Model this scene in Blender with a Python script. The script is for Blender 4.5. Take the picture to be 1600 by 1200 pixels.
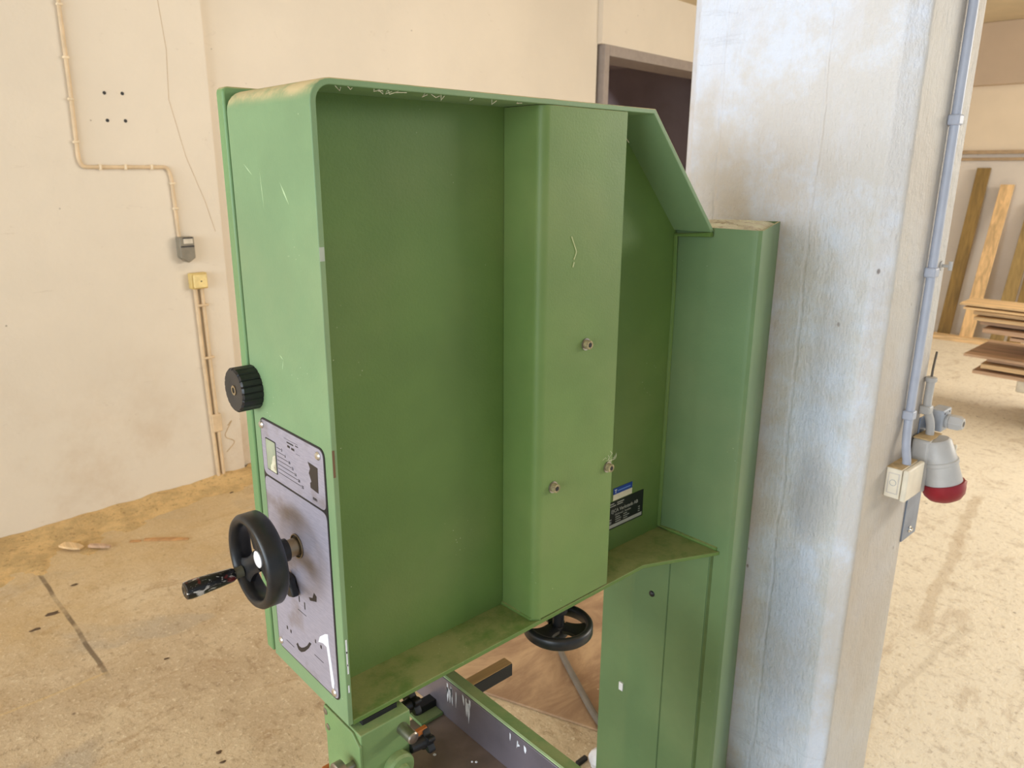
import bpy, bmesh, math, random
from mathutils import Vector, Matrix
random.seed(7)
PI = math.pi
for o in list(bpy.data.objects): bpy.data.objects.remove(o)
S = bpy.context.scene
COL = S.collection

# ------------------------------------------------------------------ camera
cam_data = bpy.data.cameras.new('camera'); cam = bpy.data.objects.new('camera', cam_data); COL.objects.link(cam)
F_PX, YAW, PITCH, ROLL = 1175.215, 0.742604, 0.273544, 0.0065
fw = Vector((math.sin(YAW)*math.cos(PITCH), math.cos(YAW)*math.cos(PITCH), -math.sin(PITCH)))
rt = Vector((math.cos(YAW), -math.sin(YAW), 0)); up = rt.cross(fw)
r2 = math.cos(ROLL)*rt + math.sin(ROLL)*up; u2 = -math.sin(ROLL)*rt + math.cos(ROLL)*up
M = Matrix((r2, u2, -fw)).transposed().to_4x4(); M.translation = Vector((-0.45331, -0.83487, 1.65))
cam.matrix_world = M
cam_data.sensor_fit = 'HORIZONTAL'; cam_data.sensor_width = 36.0; cam_data.lens = 36.0*F_PX/1600.0
cam_data.clip_start = 0.02; cam_data.clip_end = 60
cam_data.dof.use_dof = True; cam_data.dof.focus_distance = 1.12; cam_data.dof.aperture_fstop = 9.5
S.camera = cam

# ------------------------------------------------------------------ light and exposure
W = bpy.data.worlds.new('daylight'); S.world = W; W.use_nodes = True
bg = W.node_tree.nodes['Background']; bg.inputs[0].default_value = (0.74, 0.87, 1.0, 1); bg.inputs[1].default_value = 0.68
def area(name, loc, target, sx, sy, power, col):
    l = bpy.data.lights.new(name, 'AREA'); l.shape = 'RECTANGLE'; l.size = sx; l.size_y = sy; l.energy = power; l.color = col
    o = bpy.data.objects.new(name, l); COL.objects.link(o); o.location = loc
    o.rotation_euler = (Vector(target)-Vector(loc)).to_track_quat('-Z', 'Y').to_euler(); return o
area('window_light_cool', (-6.6, 1.1, 2.0), (1, 0.5, 1.3), 3.2, 1.9, 285, (0.80, 0.90, 1.0))
area('fill_light_side', (-5.0, -1.7, 1.8), (1.2, -0.2, 0.8), 2.2, 2.2, 128, (0.78, 0.89, 1.0))  # cool fill added to lift the left-facing sides, not a window
area('window_light_right', (6.4, -3.2, 2.75), (3.2, 0.2, 0.0), 3.4, 1.5, 300, (1.0, 0.94, 0.83))
area('fill_light_rear', (1.9, 1.4, 3.02), (1.9, 2.4, 0.6), 1.6, 0.25, 13, (1.0, 0.95, 0.87))  # added fill under the ceiling to brighten the long wall, not a tube lamp
area('back_room_fill', (5.6, 5.0, 2.3), (5.6, 6.2, 1.2), 1.2, 0.5, 22, (0.9, 0.9, 1.0))  # fill added to brighten the dark room behind the doorway
S.view_settings.view_transform = 'Standard'; S.view_settings.look = 'None'
S.view_settings.exposure = -0.06; S.view_settings.gamma = 1.0; S.view_settings.use_curve_mapping = False

# ------------------------------------------------------------------ helpers: materials
def lin(c):
    return tuple((x/255/12.92 if x/255 <= 0.04045 else ((x/255+0.055)/1.055)**2.4) for x in c)
class NT:
    def __init__(s, name):
        s.m = bpy.data.materials.new(name); s.m.use_nodes = True; s.t = s.m.node_tree; s.n = s.t.nodes; s.l = s.t.links
        s.b = s.n['Principled BSDF']; s.tc = s.n.new('ShaderNodeTexCoord'); s.P = s.tc.outputs['Object']
    def set(s, k, v):
        i = s.b.inputs[k]
        if hasattr(v, 'is_linked'): s.l.new(v, i)
        else: i.default_value = (*v, 1) if isinstance(v, tuple) and len(v) == 3 and i.type == 'RGBA' else v
    def scale(s, v3):
        x = s.n.new('ShaderNodeMapping'); x.inputs['Scale'].default_value = v3; s.l.new(s.P, x.inputs[0]); return x.outputs[0]
    def noise(s, sc, det=4, rough=.55, vec=None, dist=0):
        x = s.n.new('ShaderNodeTexNoise'); x.inputs['Scale'].default_value = sc; x.inputs['Detail'].default_value = det
        x.inputs['Roughness'].default_value = rough; x.inputs['Distortion'].default_value = dist
        s.l.new(vec or s.P, x.inputs['Vector']); return x.outputs['Fac']
    def voro(s, sc, vec=None):
        x = s.n.new('ShaderNodeTexVoronoi'); x.inputs['Scale'].default_value = sc; s.l.new(vec or s.P, x.inputs['Vector']); return x.outputs['Distance']
    def ramp(s, f, a, b, smooth=True):
        x = s.n.new('ShaderNodeMapRange'); x.interpolation_type = 'SMOOTHSTEP' if smooth else 'LINEAR'
        x.inputs['From Min'].default_value = a; x.inputs['From Max'].default_value = b; s.l.new(f, x.inputs['Value']); return x.outputs['Result']
    def math(s, op, a, b=None):
        x = s.n.new('ShaderNodeMath'); x.operation = op
        for i, v in enumerate((a, b)):
            if v is None: continue
            if hasattr(v, 'is_linked'): s.l.new(v, x.inputs[i])
            else: x.inputs[i].default_value = v
        return x.outputs[0]
    def mix(s, f, a, b):
        x = s.n.new('ShaderNodeMix'); x.data_type = 'RGBA'
        for i, v in ((0, f), (6, a), (7, b)):
            if hasattr(v, 'is_linked'): s.l.new(v, x.inputs[i])
            else: x.inputs[i].default_value = (*v, 1) if isinstance(v, tuple) else v
        return x.outputs[2]
    def bump(s, h, strength, dist):
        x = s.n.new('ShaderNodeBump'); x.inputs['Strength'].default_value = strength; x.inputs['Distance'].default_value = dist
        s.l.new(h, x.inputs['Height']); s.l.new(x.outputs[0], s.b.inputs['Normal'])
    def nz(s):
        g = s.n.new('ShaderNodeNewGeometry'); x = s.n.new('ShaderNodeSeparateXYZ'); s.l.new(g.outputs['Normal'], x.inputs[0]); return x.outputs[2]
    def xyz(s):
        x = s.n.new('ShaderNodeSeparateXYZ'); s.l.new(s.P, x.inputs[0]); return x.outputs
def simple(name, rgb, rough=.5, metal=0, var=.12, vs=20, bump=0, bs=60, bd=.001):
    k = NT(name); c = lin(rgb); f = k.noise(vs)
    k.set('Base Color', k.mix(k.ramp(f, .3, .7), tuple(x*(1-var) for x in c), tuple(min(1, x*(1+var)) for x in c)))
    k.set('Roughness', rough); k.set('Metallic', metal)
    if bump: k.bump(k.noise(bs, 3), bump, bd)
    return k.m
DUST = lin((205, 185, 140))
def paint(name, rgb, dust=.8, rough=.42, lo=.35, hi=.95):
    k = NT(name); c = lin(rgb)
    base = k.mix(k.ramp(k.noise(5, 5), .35, .7), tuple(x*.93 for x in c), tuple(x*1.07 for x in c))
    film = k.math('MULTIPLY', k.ramp(k.noise(2.2, 5), .45, .75), .10)
    base = k.mix(film, base, DUST)
    sp = k.math('MULTIPLY', k.ramp(k.voro(95), .10, .05), k.ramp(k.noise(7, 2), .60, .66))
    base = k.mix(k.math('MULTIPLY', sp, .55), base, lin((215, 215, 185)))
    upf = k.math('MULTIPLY', k.math('MULTIPLY', k.ramp(k.nz(), lo, hi), k.ramp(k.noise(14, 5, .7), .30, .62)), dust)
    base = k.mix(upf, base, DUST)
    k.set('Base Color', base); k.set('Specular IOR Level', .36)
    k.set('Roughness', k.math('ADD', k.math('MULTIPLY', upf, .4), k.math('ADD', rough, k.math('MULTIPLY', k.noise(9), .12))))
    k.bump(k.math('ADD', k.noise(260, 2), k.math('MULTIPLY', k.noise(25, 3), .8)), .22, .0012)
    return k.m
GREEN = paint('green_machine_paint', (107, 134, 73), .95)
GREEN_COL = paint('green_machine_paint_column', (104, 130, 88), .95)
GREEN_RIM = paint('green_machine_paint_dusty', (122, 150, 108), 1.0, .46, .12, .6)
GREEN_MID = paint('green_machine_paint_clean', (114, 144, 92), .22)
GREEN_SHADE = paint('green_machine_paint_inside_shaded', (97, 125, 62), .33)  # darkened copy of the green: shade in the housing put into the colour
GREEN_COV = paint('green_door_paint', (112, 146, 96), .9, .38)
BLACK = simple('black_plastic', (30, 30, 32), .38, 0, .25, 60, .15, 300, .0006)
BLACKRUB = simple('black_flat', (22, 22, 23), .6)
STEEL = simple('worn_steel', (165, 158, 150), .32, .95, .15, 40, .05, 200)
STEELDK = simple('dark_table_steel', (142, 124, 114), .42, .3, .22, 14, .05, 120)
BRASSY = simple('bushing_metal', (176, 160, 130), .3, .9)
CHROME = simple('screw_metal', (215, 212, 205), .25, .9)
WHITE = simple('white_plastic', (228, 228, 230), .45, 0, .03)
SMEAR = simple('white_paint_smear', (232, 234, 240), .5, 0, .05)
RUBMARK = simple('light_scratch_paint', (176, 200, 156), .55)
INK = simple('black_print', (34, 30, 30), .5)
RED = simple('red_plastic', (138, 20, 36), .4)
def brushed():
    k = NT('brushed_label_aluminium')
    f = k.noise(4, 5); n2 = k.noise(60, 3, .6, k.scale((1, 1, 14)))
    b = k.mix(k.ramp(n2, .3, .7), lin((160, 156, 172)), lin((176, 172, 186)))
    st = k.math('MULTIPLY', k.ramp(k.noise(16, 4), .55, .72), .5)
    b = k.mix(st, b, lin((128, 112, 100))); k.set('Base Color', b); k.set('Metallic', .35); k.set('Roughness', .42); return k.m
ALU = brushed()
def sawdust_mat(name, rgb):
    k = NT(name); c = lin(rgb)
    b = k.mix(k.ramp(k.noise(6, 7, .75), .38, .62), tuple(x*.80 for x in c), tuple(min(1, x*1.10) for x in c))
    b = k.mix(k.math('MULTIPLY', k.ramp(k.noise(40, 5, .75), .54, .66), .6), b, lin((150, 112, 66)))
    b = k.mix(k.ramp(k.voro(110), .16, .06), b, lin((246, 228, 184)))
    k.set('Base Color', b); k.set('Roughness', .95); k.bump(k.noise(90, 6, .75), 1.0, .008); return k.m
SAWDUST = sawdust_mat('sawdust', (220, 184, 126))
SAWPALE = sawdust_mat('pale_sawdust', (255, 242, 212))
def wood(name, rgb, axis=1, rough=.6):
    k = NT(name); c = lin(rgb); sc = [26, 26, 26]; sc[axis] = 2.2
    f = k.noise(1, 6, .6, k.scale(tuple(sc)), .8)
    b = k.mix(k.ramp(f, .3, .7), tuple(x*.66 for x in c), tuple(min(1, x*1.12) for x in c))
    k.set('Base Color', b); k.set('Roughness', rough); k.bump(f, .2, .001); return k.m
def plaster(name, rgb, marks=.5, blue=False):
    k = NT(name); c = lin(rgb)
    b = k.mix(k.ramp(k.noise(.7, 5, .6), .3, .7), tuple(x*.93 for x in c), tuple(min(1, x*1.04) for x in c))
    z = k.xyz()[2]
    low = k.math('MULTIPLY', k.ramp(z, 1.1, .1), k.ramp(k.noise(2.4, 6, .65), .42, .72))
    b = k.mix(k.math('MULTIPLY', low, marks), b, tuple(x*.62 for x in lin((236, 200, 158))))
    scuff = k.math('MULTIPLY', k.ramp(k.noise(1, 5, .7, k.scale((7, 7, 16)), 1.2), .64, .72), marks*.35)
    b = k.mix(scuff, b, lin((150, 120, 90)))
    spk = k.math('MULTIPLY', k.ramp(k.voro(9), .045, .03), k.ramp(k.noise(1.3, 2), .5, .6))
    b = k.mix(k.math('MULTIPLY', spk, .55), b, lin((90, 72, 52)))
    k.set('Base Color', b); k.set('Roughness', .75)
    k.bump(k.math('ADD', k.noise(6, 5), k.math('MULTIPLY', k.noise(55, 4), .35)), .5, .006); return k.m
WALL = plaster('cream_plaster', (228, 216, 198), .42)
WALLCOOL = plaster('off_white_plaster', (222, 212, 200), .35)
CEIL = simple('ceiling_board', (208, 190, 158), .8, 0, .06, 3)
def pillar_mat():
    k = NT('chalky_pillar_paint'); x = k.xyz()
    b = k.mix(k.ramp(k.noise(2.6, 7, .68), .43, .59), lin((221, 218, 217)), lin((228, 235, 250)))
    b = k.mix(k.math('MULTIPLY', k.ramp(k.noise(9, 6, .7, k.scale((1, 1, .4))), .5, .62), .35), b, lin((228, 230, 240)))
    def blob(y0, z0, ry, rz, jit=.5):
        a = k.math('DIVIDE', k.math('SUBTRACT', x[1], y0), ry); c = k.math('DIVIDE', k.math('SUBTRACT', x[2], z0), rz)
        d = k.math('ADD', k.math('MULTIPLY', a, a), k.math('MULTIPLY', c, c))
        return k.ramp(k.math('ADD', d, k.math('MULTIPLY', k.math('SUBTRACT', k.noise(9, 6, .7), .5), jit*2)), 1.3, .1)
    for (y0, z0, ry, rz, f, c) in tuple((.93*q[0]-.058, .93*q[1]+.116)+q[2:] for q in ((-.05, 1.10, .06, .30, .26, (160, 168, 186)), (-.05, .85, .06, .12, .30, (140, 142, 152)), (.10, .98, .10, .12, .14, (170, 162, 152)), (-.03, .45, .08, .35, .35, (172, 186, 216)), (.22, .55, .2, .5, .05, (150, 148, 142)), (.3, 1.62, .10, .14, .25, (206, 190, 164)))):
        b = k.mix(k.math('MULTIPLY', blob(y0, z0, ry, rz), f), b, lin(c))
    yel = k.math('MULTIPLY', k.ramp(k.noise(3.1, 6, .65, k.scale((1, 1, .8)), .4), .54, .70), .25)
    b = k.mix(yel, b, lin((200, 184, 162)))
    cr = k.ramp(k.math('ABSOLUTE', k.math('SUBTRACT', k.noise(1, 6, .6, k.scale((5, 2.2, 12)), .3), .5)), .012, .002)
    cr = k.math('MULTIPLY', cr, k.ramp(k.noise(2.6, 3), .54, .64))
    b = k.mix(k.math('MULTIPLY', cr, .06), b, lin((150, 142, 138)))
    b = k.mix(k.math('MULTIPLY', k.ramp(x[0], 1.200, 1.213), .8), b, k.mix(k.ramp(k.noise(2, 5), .4, .6), lin((186, 174, 158)), lin((194, 188, 178))))  # beige paint on the narrow side, mostly its warmer light put into colour
    chip = k.math('MULTIPLY', k.ramp(k.voro(24, k.scale((1, 1, .6))), .11, .05), k.ramp(k.noise(4, 4), .60, .66))
    b = k.mix(k.math('MULTIPLY', chip, .75), b, lin((110, 92, 84)))
    k.set('Base Color', b); k.set('Roughness', .55)
    seam = k.ramp(k.math('ABSOLUTE', k.math('SUBTRACT', k.math('ADD', x[1], k.math('MULTIPLY', k.noise(5, 5), .03)), .235)), .006, .001)
    seam2 = k.ramp(k.math('ABSOLUTE', k.math('SUBTRACT', k.math('ADD', x[1], k.math('MULTIPLY', k.noise(4, 5), .04)), -.01)), .006, .001)
    h = k.math('ADD', k.math('MULTIPLY', k.noise(140, 3, .6, k.scale((1, 1, .3))), .5), k.math('MULTIPLY', k.noise(16, 7, .68), 1.4))
    h = k.math('SUBTRACT', h, k.math('MULTIPLY', k.math('ADD', k.math('ADD', seam, seam2), k.math('ADD', k.math('MULTIPLY', cr, .4), chip)), .25))
    k.bump(h, .7, .008); return k.m
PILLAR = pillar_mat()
def floor_mat():
    k = NT('worn_concrete'); x = k.xyz()
    b = k.mix(k.ramp(k.noise(1.3, 7, .66), .38, .62), lin((190, 166, 134)), lin((216, 194, 160)))
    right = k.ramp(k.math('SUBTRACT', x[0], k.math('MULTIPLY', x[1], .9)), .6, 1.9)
    b = k.mix(k.math('MULTIPLY', right, .9), b, lin((252, 244, 226)))  # window light on the right-hand floor put into the colour as paler concrete
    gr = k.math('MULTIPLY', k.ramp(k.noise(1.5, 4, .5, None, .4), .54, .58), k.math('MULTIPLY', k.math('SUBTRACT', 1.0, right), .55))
    b = k.mix(gr, b, lin((176, 164, 148)))
    st = k.math('MULTIPLY', k.ramp(k.noise(3.6, 8, .72, k.scale((.7, 1.5, 1)), 1.1), .54, .66), k.math('SUBTRACT', .50, k.math('MULTIPLY', right, .22)))
    b = k.mix(st, b, lin((160, 124, 84)))
    st2 = k.math('MULTIPLY', k.ramp(k.noise(11, 7, .72, k.scale((1.4, .8, 1)), .6), .53, .68), k.math('SUBTRACT', .45, k.math('MULTIPLY', right, .15)))
    b = k.mix(st2, b, lin((142, 110, 76)))
    f2 = k.math('MULTIPLY', k.ramp(k.noise(38, 6, .75), .52, .68), k.math('SUBTRACT', .5, k.math('MULTIPLY', right, .08)))
    b = k.mix(f2, b, lin((124, 94, 64)))
    f3 = k.math('MULTIPLY', k.ramp(k.noise(60, 4, .7), .56, .66), .5)
    b = k.mix(f3, b, lin((244, 230, 200)))
    sp = k.math('MULTIPLY', k.ramp(k.voro(11), .10, .05), k.ramp(k.noise(2.3, 3), .54, .60))
    b = k.mix(k.math('MULTIPLY', sp, .7), b, lin((96, 72, 52)))
    # dust drifts along the long wall
    d = k.math('SUBTRACT', k.math('ADD', 3.03, k.math('MULTIPLY', x[0], .0787)), x[1])
    dd = k.math('ADD', d, k.math('MULTIPLY', k.math('SUBTRACT', k.noise(2.6, 6, .65), .5), 2.2))
    sd = k.math('MULTIPLY', k.ramp(dd, 1.5, .3), k.math('ADD', .45, k.math('MULTIPLY', k.noise(14, 5), .55)))
    b = k.mix(k.math('MULTIPLY', sd, .75), b, lin((210, 178, 124)))
    def line(p0, p1, w, jit, js=4):
        dx, dy = p1[0]-p0[0], p1[1]-p0[1]; L = math.hypot(dx, dy); dx, dy = dx/L, dy/L
        nn = k.math('ADD', k.math('ADD', k.math('MULTIPLY', x[0], -dy), k.math('MULTIPLY', x[1], dx)), dy*p0[0]-dx*p0[1])
        nn = k.math('ADD', nn, k.math('MULTIPLY', k.math('SUBTRACT', k.noise(js, 4), .5), jit))
        tt = k.math('ADD', k.math('ADD', k.math('MULTIPLY', x[0], dx), k.math('MULTIPLY', x[1], dy)), -dx*p0[0]-dy*p0[1])
        m = k.ramp(k.math('ABSOLUTE', nn), w, w*.45)
        return k.math('MULTIPLY', m, k.math('MULTIPLY', k.ramp(tt, -.03, .03), k.ramp(tt, L+.03, L-.03)))
    l1 = line((.0, 2.66), (.02, 1.69), .011, .02); l2 = line((-1.2, 1.69), (.02, 1.72), .008, .02)
    l1 = k.math('MULTIPLY', l1, k.math('ADD', .35, k.math('MULTIPLY', k.ramp(k.noise(5, 3), .42, .56), .65)))
    b = k.mix(k.math('MULTIPLY', l1, .8), b, lin((96, 76, 54))); b = k.mix(k.math('MULTIPLY', l2, .5), b, lin((214, 184, 128)))
    l3 = line((3.9, .22), (2.35, -.05), .035, .12, 5); l4 = line((2.55, -.16), (1.6, -.12), .02, .14, 3)
    b = k.mix(k.math('MULTIPLY', l3, .32), b, lin((176, 146, 106))); b = k.mix(k.math('MULTIPLY', l4, .18), b, lin((160, 140, 112)))
    k.set('Base Color', b); k.set('Roughness', k.math('ADD', .5, k.math('MULTIPLY', k.noise(6), .3)))
    k.bump(k.math('ADD', k.noise(9, 6, .65), k.math('MULTIPLY', k.noise(60, 5, .7), .6)), .8, .010); return k.m
FLOOR = floor_mat()
PINE = wood('pale_pine', (238, 198, 142), 2); PINE_Y = wood('pale_pine_boards', (236, 200, 150), 1); TREATED = wood('aged_brown_board', (150, 120, 62), 2)
BROWNB = wood('brown_boards', (204, 168, 136), 1); OLIVEB = wood('olive_board', (168, 140, 84), 2)
ORANGE = wood('orange_wood', (190, 110, 50), 0)
SHEET = None

# ------------------------------------------------------------------ helpers: meshes
def new(): return bmesh.new()
def addf(bm, vs, faces):
    v = [bm.verts.new(p) for p in vs]
    for f in faces:
        try: bm.faces.new([v[i] for i in f])
        except ValueError: pass
    return v
def box(bm, lo, hi, T=None):
    x0, y0, z0 = lo; x1, y1, z1 = hi
    P = [(x0,y0,z0),(x1,y0,z0),(x1,y1,z0),(x0,y1,z0),(x0,y0,z1),(x1,y0,z1),(x1,y1,z1),(x0,y1,z1)]
    if T: P = [T(p) for p in P]
    addf(bm, P, [(0,3,2,1),(4,5,6,7),(0,1,5,4),(1,2,6,5),(2,3,7,6),(3,0,4,7)]); return bm
def frame_of(d):
    d = Vector(d).normalized(); a = Vector((0,0,1)) if abs(d.z) < .9 else Vector((1,0,0))
    e1 = a.cross(d).normalized(); return e1, d.cross(e1), d
def lathe(bm, org, axis, prof, seg=32, T=None, cap=True, rfun=None):
    """prof = [(t along axis, radius)]"""
    e1, e2, d = frame_of(axis); org = Vector(org); rings = []
    for (t, r) in prof:
        ring = []
        for i in range(seg):
            a = 2*PI*i/seg; rr = r*(rfun(i, seg) if rfun else 1)
            p = org + d*t + e1*(rr*math.cos(a)) + e2*(rr*math.sin(a))
            ring.append(bm.verts.new(T(p) if T else p))
        rings.append(ring)
    for a, b in zip(rings, rings[1:]):
        for i in range(seg): bm.faces.new((a[i], a[(i+1)%seg], b[(i+1)%seg], b[i]))
    if cap:
        bm.faces.new(rings[0][::-1]); bm.faces.new(rings[-1])
    return bm
def ring_lathe(bm, org, axis, prof, seg=64):
    """closed profile revolved (torus like)"""
    e1, e2, d = frame_of(axis); org = Vector(org); rings = []
    for (t, r) in prof + [prof[0]]:
        if rings and (t, r) == prof[0] and len(rings) == len(prof): rings.append(rings[0]); continue
        rings.append([bm.verts.new(org + d*t + e1*(r*math.cos(2*PI*i/seg)) + e2*(r*math.sin(2*PI*i/seg))) for i in range(seg)])
    for a, b in zip(rings, rings[1:]):
        for i in range(seg): bm.faces.new((a[i], a[(i+1)%seg], b[(i+1)%seg], b[i]))
    return bm
def tube(bm, pts, r, seg=12, T=None):
    pts = [Vector(p) for p in pts]; rings = []; prev = None
    for i, p in enumerate(pts):
        d = (pts[min(i+1, len(pts)-1)] - pts[max(i-1, 0)]).normalized()
        if prev is None: e1, e2, _ = frame_of(d)
        else:
            e1 = (prev - d*prev.dot(d)).normalized(); e2 = d.cross(e1)
        prev = e1
        rings.append([bm.verts.new((T(p+e1*(r*math.cos(2*PI*k/seg))+e2*(r*math.sin(2*PI*k/seg))) if T else p+e1*(r*math.cos(2*PI*k/seg))+e2*(r*math.sin(2*PI*k/seg)))) for k in range(seg)])
    for a, b in zip(rings, rings[1:]):
        for i in range(seg): bm.faces.new((a[i], a[(i+1)%seg], b[(i+1)%seg], b[i]))
    bm.faces.new(rings[0][::-1]); bm.faces.new(rings[-1]); return bm
def smoothpath(pts, rad, n=6):
    """round the corners of a polyline"""
    pts = [Vector(p) for p in pts]; out = [pts[0]]
    for a, b, c in zip(pts, pts[1:], pts[2:]):
        d1 = (a-b); d2 = (c-b); r = min(rad, d1.length*.45, d2.length*.45); s = b+d1.normalized()*r; e = b+d2.normalized()*r
        for i in range(n+1):
            t = i/n; out.append(s*(1-t)**2 + b*2*t*(1-t) + e*t*t)
    out.append(pts[-1]); return out
def prism(bm, poly, ax, a, b, T=None):
    """poly 2-D list extruded along axis ax ('x','y','z') from a to b"""
    def P(u, v, w): return {'x': (w, u, v), 'y': (u, w, v), 'z': (u, v, w)}[ax]
    lo = [P(u, v, a) for u, v in poly]; hi = [P(u, v, b) for u, v in poly]
    if T: lo = [T(p) for p in lo]; hi = [T(p) for p in hi]
    n = len(poly); v0 = [bm.verts.new(p) for p in lo]; v1 = [bm.verts.new(p) for p in hi]
    bm.faces.new(v0[::-1]); bm.faces.new(v1)
    for i in range(n): bm.faces.new((v0[i], v0[(i+1)%n], v1[(i+1)%n], v1[i]))
    return bm
def strip(bm, outer, inner, ax, a, b):
    """open sheet between two matched polylines, extruded"""
    def P(p, w): return {'x': (w, p[0], p[1]), 'y': (p[0], w, p[1]), 'z': (p[0], p[1], w)}[ax]
    n = len(outer); o0 = [bm.verts.new(P(p, a)) for p in outer]; o1 = [bm.verts.new(P(p, b)) for p in outer]
    i0 = [bm.verts.new(P(p, a)) for p in inner]; i1 = [bm.verts.new(P(p, b)) for p in inner]
    for k in range(n-1):
        bm.faces.new((o0[k], o0[k+1], o1[k+1], o1[k])); bm.faces.new((i0[k+1], i0[k], i1[k], i1[k+1]))
        bm.faces.new((i0[k], i0[k+1], o0[k+1], o0[k])); bm.faces.new((o1[k], o1[k+1], i1[k+1], i1[k]))
    bm.faces.new((o0[0], o1[0], i1[0], i0[0])); bm.faces.new((o0[-1], i0[-1], i1[-1], o1[-1])); return bm
def arc(cx, cy, r, a0, a1, n=6):
    return [(cx+r*math.cos(math.radians(a0+(a1-a0)*i/n)), cy+r*math.sin(math.radians(a0+(a1-a0)*i/n))) for i in range(n+1)]
def rrect(x0, y0, x1, y1, r, n=4):
    return arc(x1-r, y1-r, r, 0, 90, n)+arc(x0+r, y1-r, r, 90, 180, n)+arc(x0+r, y0+r, r, 180, 270, n)+arc(x1-r, y0+r, r, 270, 360, n)
ORG = {}
def obj(name, bm, m, parent=None, bevel=0, ang=35, flat=False, origin=None):
    bmesh.ops.recalc_face_normals(bm, faces=bm.faces[:])
    org = Vector(origin) if origin is not None else (ORG[parent.name] if parent else Vector((0, 0, 0)))
    bmesh.ops.translate(bm, verts=bm.verts[:], vec=-org)
    me = bpy.data.meshes.new(name); bm.to_mesh(me); bm.free(); me.materials.append(m)
    if not flat:
        me.polygons.foreach_set('use_smooth', [True]*len(me.polygons)); me.set_sharp_from_angle(angle=math.radians(ang))
    o = bpy.data.objects.new(name, me); COL.objects.link(o)
    if parent: o.parent = parent
    elif origin is not None: o.location = org
    ORG[o.name] = org
    if bevel:
        b = o.modifiers.new('bevel', 'BEVEL'); b.width = bevel; b.segments = 2; b.limit_method = 'ANGLE'; b.angle_limit = math.radians(40)
    return o
def thing(name, label, cat, loc, group=None):
    o = bpy.data.objects.new(name, None); COL.objects.link(o); o.location = loc; ORG[o.name] = Vector(loc)
    o['label'] = label; o['category'] = cat
    if group: o['group'] = group
    return o
def tag(o, label, cat, group=None):
    o['label'] = label; o['category'] = cat
    if group: o['group'] = group
    return o
def struct(o, label, cat='structure'):
    o['kind'] = 'structure'; o['label'] = label; o['category'] = cat; return o
def text_obj(name, txt, size, m, parent, place, align='LEFT', bold=0):
    """place: function (u, v, w) -> world point; text lies in u,v, w is thickness"""
    cu = bpy.data.curves.new(name, 'FONT'); cu.body = txt; cu.size = size; cu.extrude = .00015; cu.offset = bold; cu.align_x = align; cu.resolution_u = 2
    t = bpy.data.objects.new(name, cu); me0 = bpy.data.meshes.new_from_object(t)
    bm = new(); bm.from_mesh(me0); bpy.data.objects.remove(t); bpy.data.meshes.remove(me0)
    for v in bm.verts: v.co = Vector(place(*v.co))
    return obj(name, bm, m, parent, flat=True)

# ------------------------------------------------------------------ the room (turned 4.5 degrees against the machine)
TH = math.radians(4.5); DV = Vector((math.cos(TH), math.sin(TH), 0)); NV = Vector((math.sin(TH), -math.cos(TH), 0)); P0 = Vector((-.077, 3.03, 0))
def RM(p): return P0 + DV*p[0] + NV*p[1] + Vector((0, 0, p[2]))
HC = 3.09
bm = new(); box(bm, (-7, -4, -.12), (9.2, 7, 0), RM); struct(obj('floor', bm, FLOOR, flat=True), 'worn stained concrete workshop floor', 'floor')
bm = new(); box(bm, (-7, -.3, HC), (9.2, 7, HC+.1), RM); struct(obj('ceiling', bm, CEIL, flat=True), 'tan board ceiling', 'ceiling')
bm = new()
box(bm, (-7, -.3, -.01), (1.205, 0, HC), RM); box(bm, (1.205, -.3, -.01), (4.43, -.045, HC), RM)
box(bm, (4.43, -.3, 2.625), (6.4, 0, HC), RM); box(bm, (6.4, -.3, -.01), (8.45, 0, HC), RM)
wl = struct(obj('wall_left', bm, WALL), 'cream plastered long wall behind the bandsaw', 'wall')
for a, z in ((.713, 1.987), (.791, 1.99), (.711, 1.869), (.79, 1.871)):
    bm = new(); lathe(bm, RM((a, 0, z)), NV, [(-.001, .0085), (.0015, .0075)], 10)
    obj('screw_hole', bm, INK, wl)
for path in ([(1.0, 2.45), (1.02, 2.2), (1.0, 1.98), (1.06, 1.72), (1.13, 1.5), (1.17, 1.35)],):
    bm = new(); tube(bm, [RM((a+random.uniform(-.006, .006), .0002, z)) for a, z in path], .0011, 6)
    obj('plaster_crack', bm, simple('crack_shadow', (190, 166, 136), .9), wl)
# doorway with metal frame and the dark room behind it
DARKWALL = simple('dark_room_wall', (150, 136, 134), .9, 0, .1, 2); FRAMEM = simple('grey_door_frame', (158, 146, 138), .6, 0, .06)
fr = thing('door_1', 'grey metal door frame of the dark doorway left of the pillar', 'door frame', RM((4.45, 0, 0))); fr['kind'] = 'structure'
bm = new(); box(bm, (4.465, -.30, 0), (4.53, .006, 2.625), RM); obj('jamb', bm, FRAMEM, fr, .004)
bm = new(); box(bm, (6.32, -.30, 0), (6.4, .03, 2.625), RM); obj('jamb', bm, FRAMEM, fr, .004)
bm = new(); box(bm, (4.53, -.30, 2.545), (6.32, .006, 2.625), RM); obj('head_rail', bm, FRAMEM, fr, .004)
for z in (2.42, 2.16):
    bm = new(); box(bm, (4.53, -.2, z), (4.55, -.15, z+.035), RM); obj('hinge', bm, BLACKRUB, fr, .002)
bm = new()
box(bm, (4.2, -3.0, 0), (6.9, -2.9, 2.9), RM); box(bm, (4.1, -3.0, 0), (4.2, -.3, 2.9), RM); box(bm, (6.9, -3.0, 0), (7.0, -.3, 2.9), RM); box(bm, (4.1, -3.0, 2.8), (7.0, -.3, 2.9), RM)
struct(obj('wall_back', bm, DARKWALL), 'unlit walls of the room beyond the doorway', 'wall')
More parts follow.
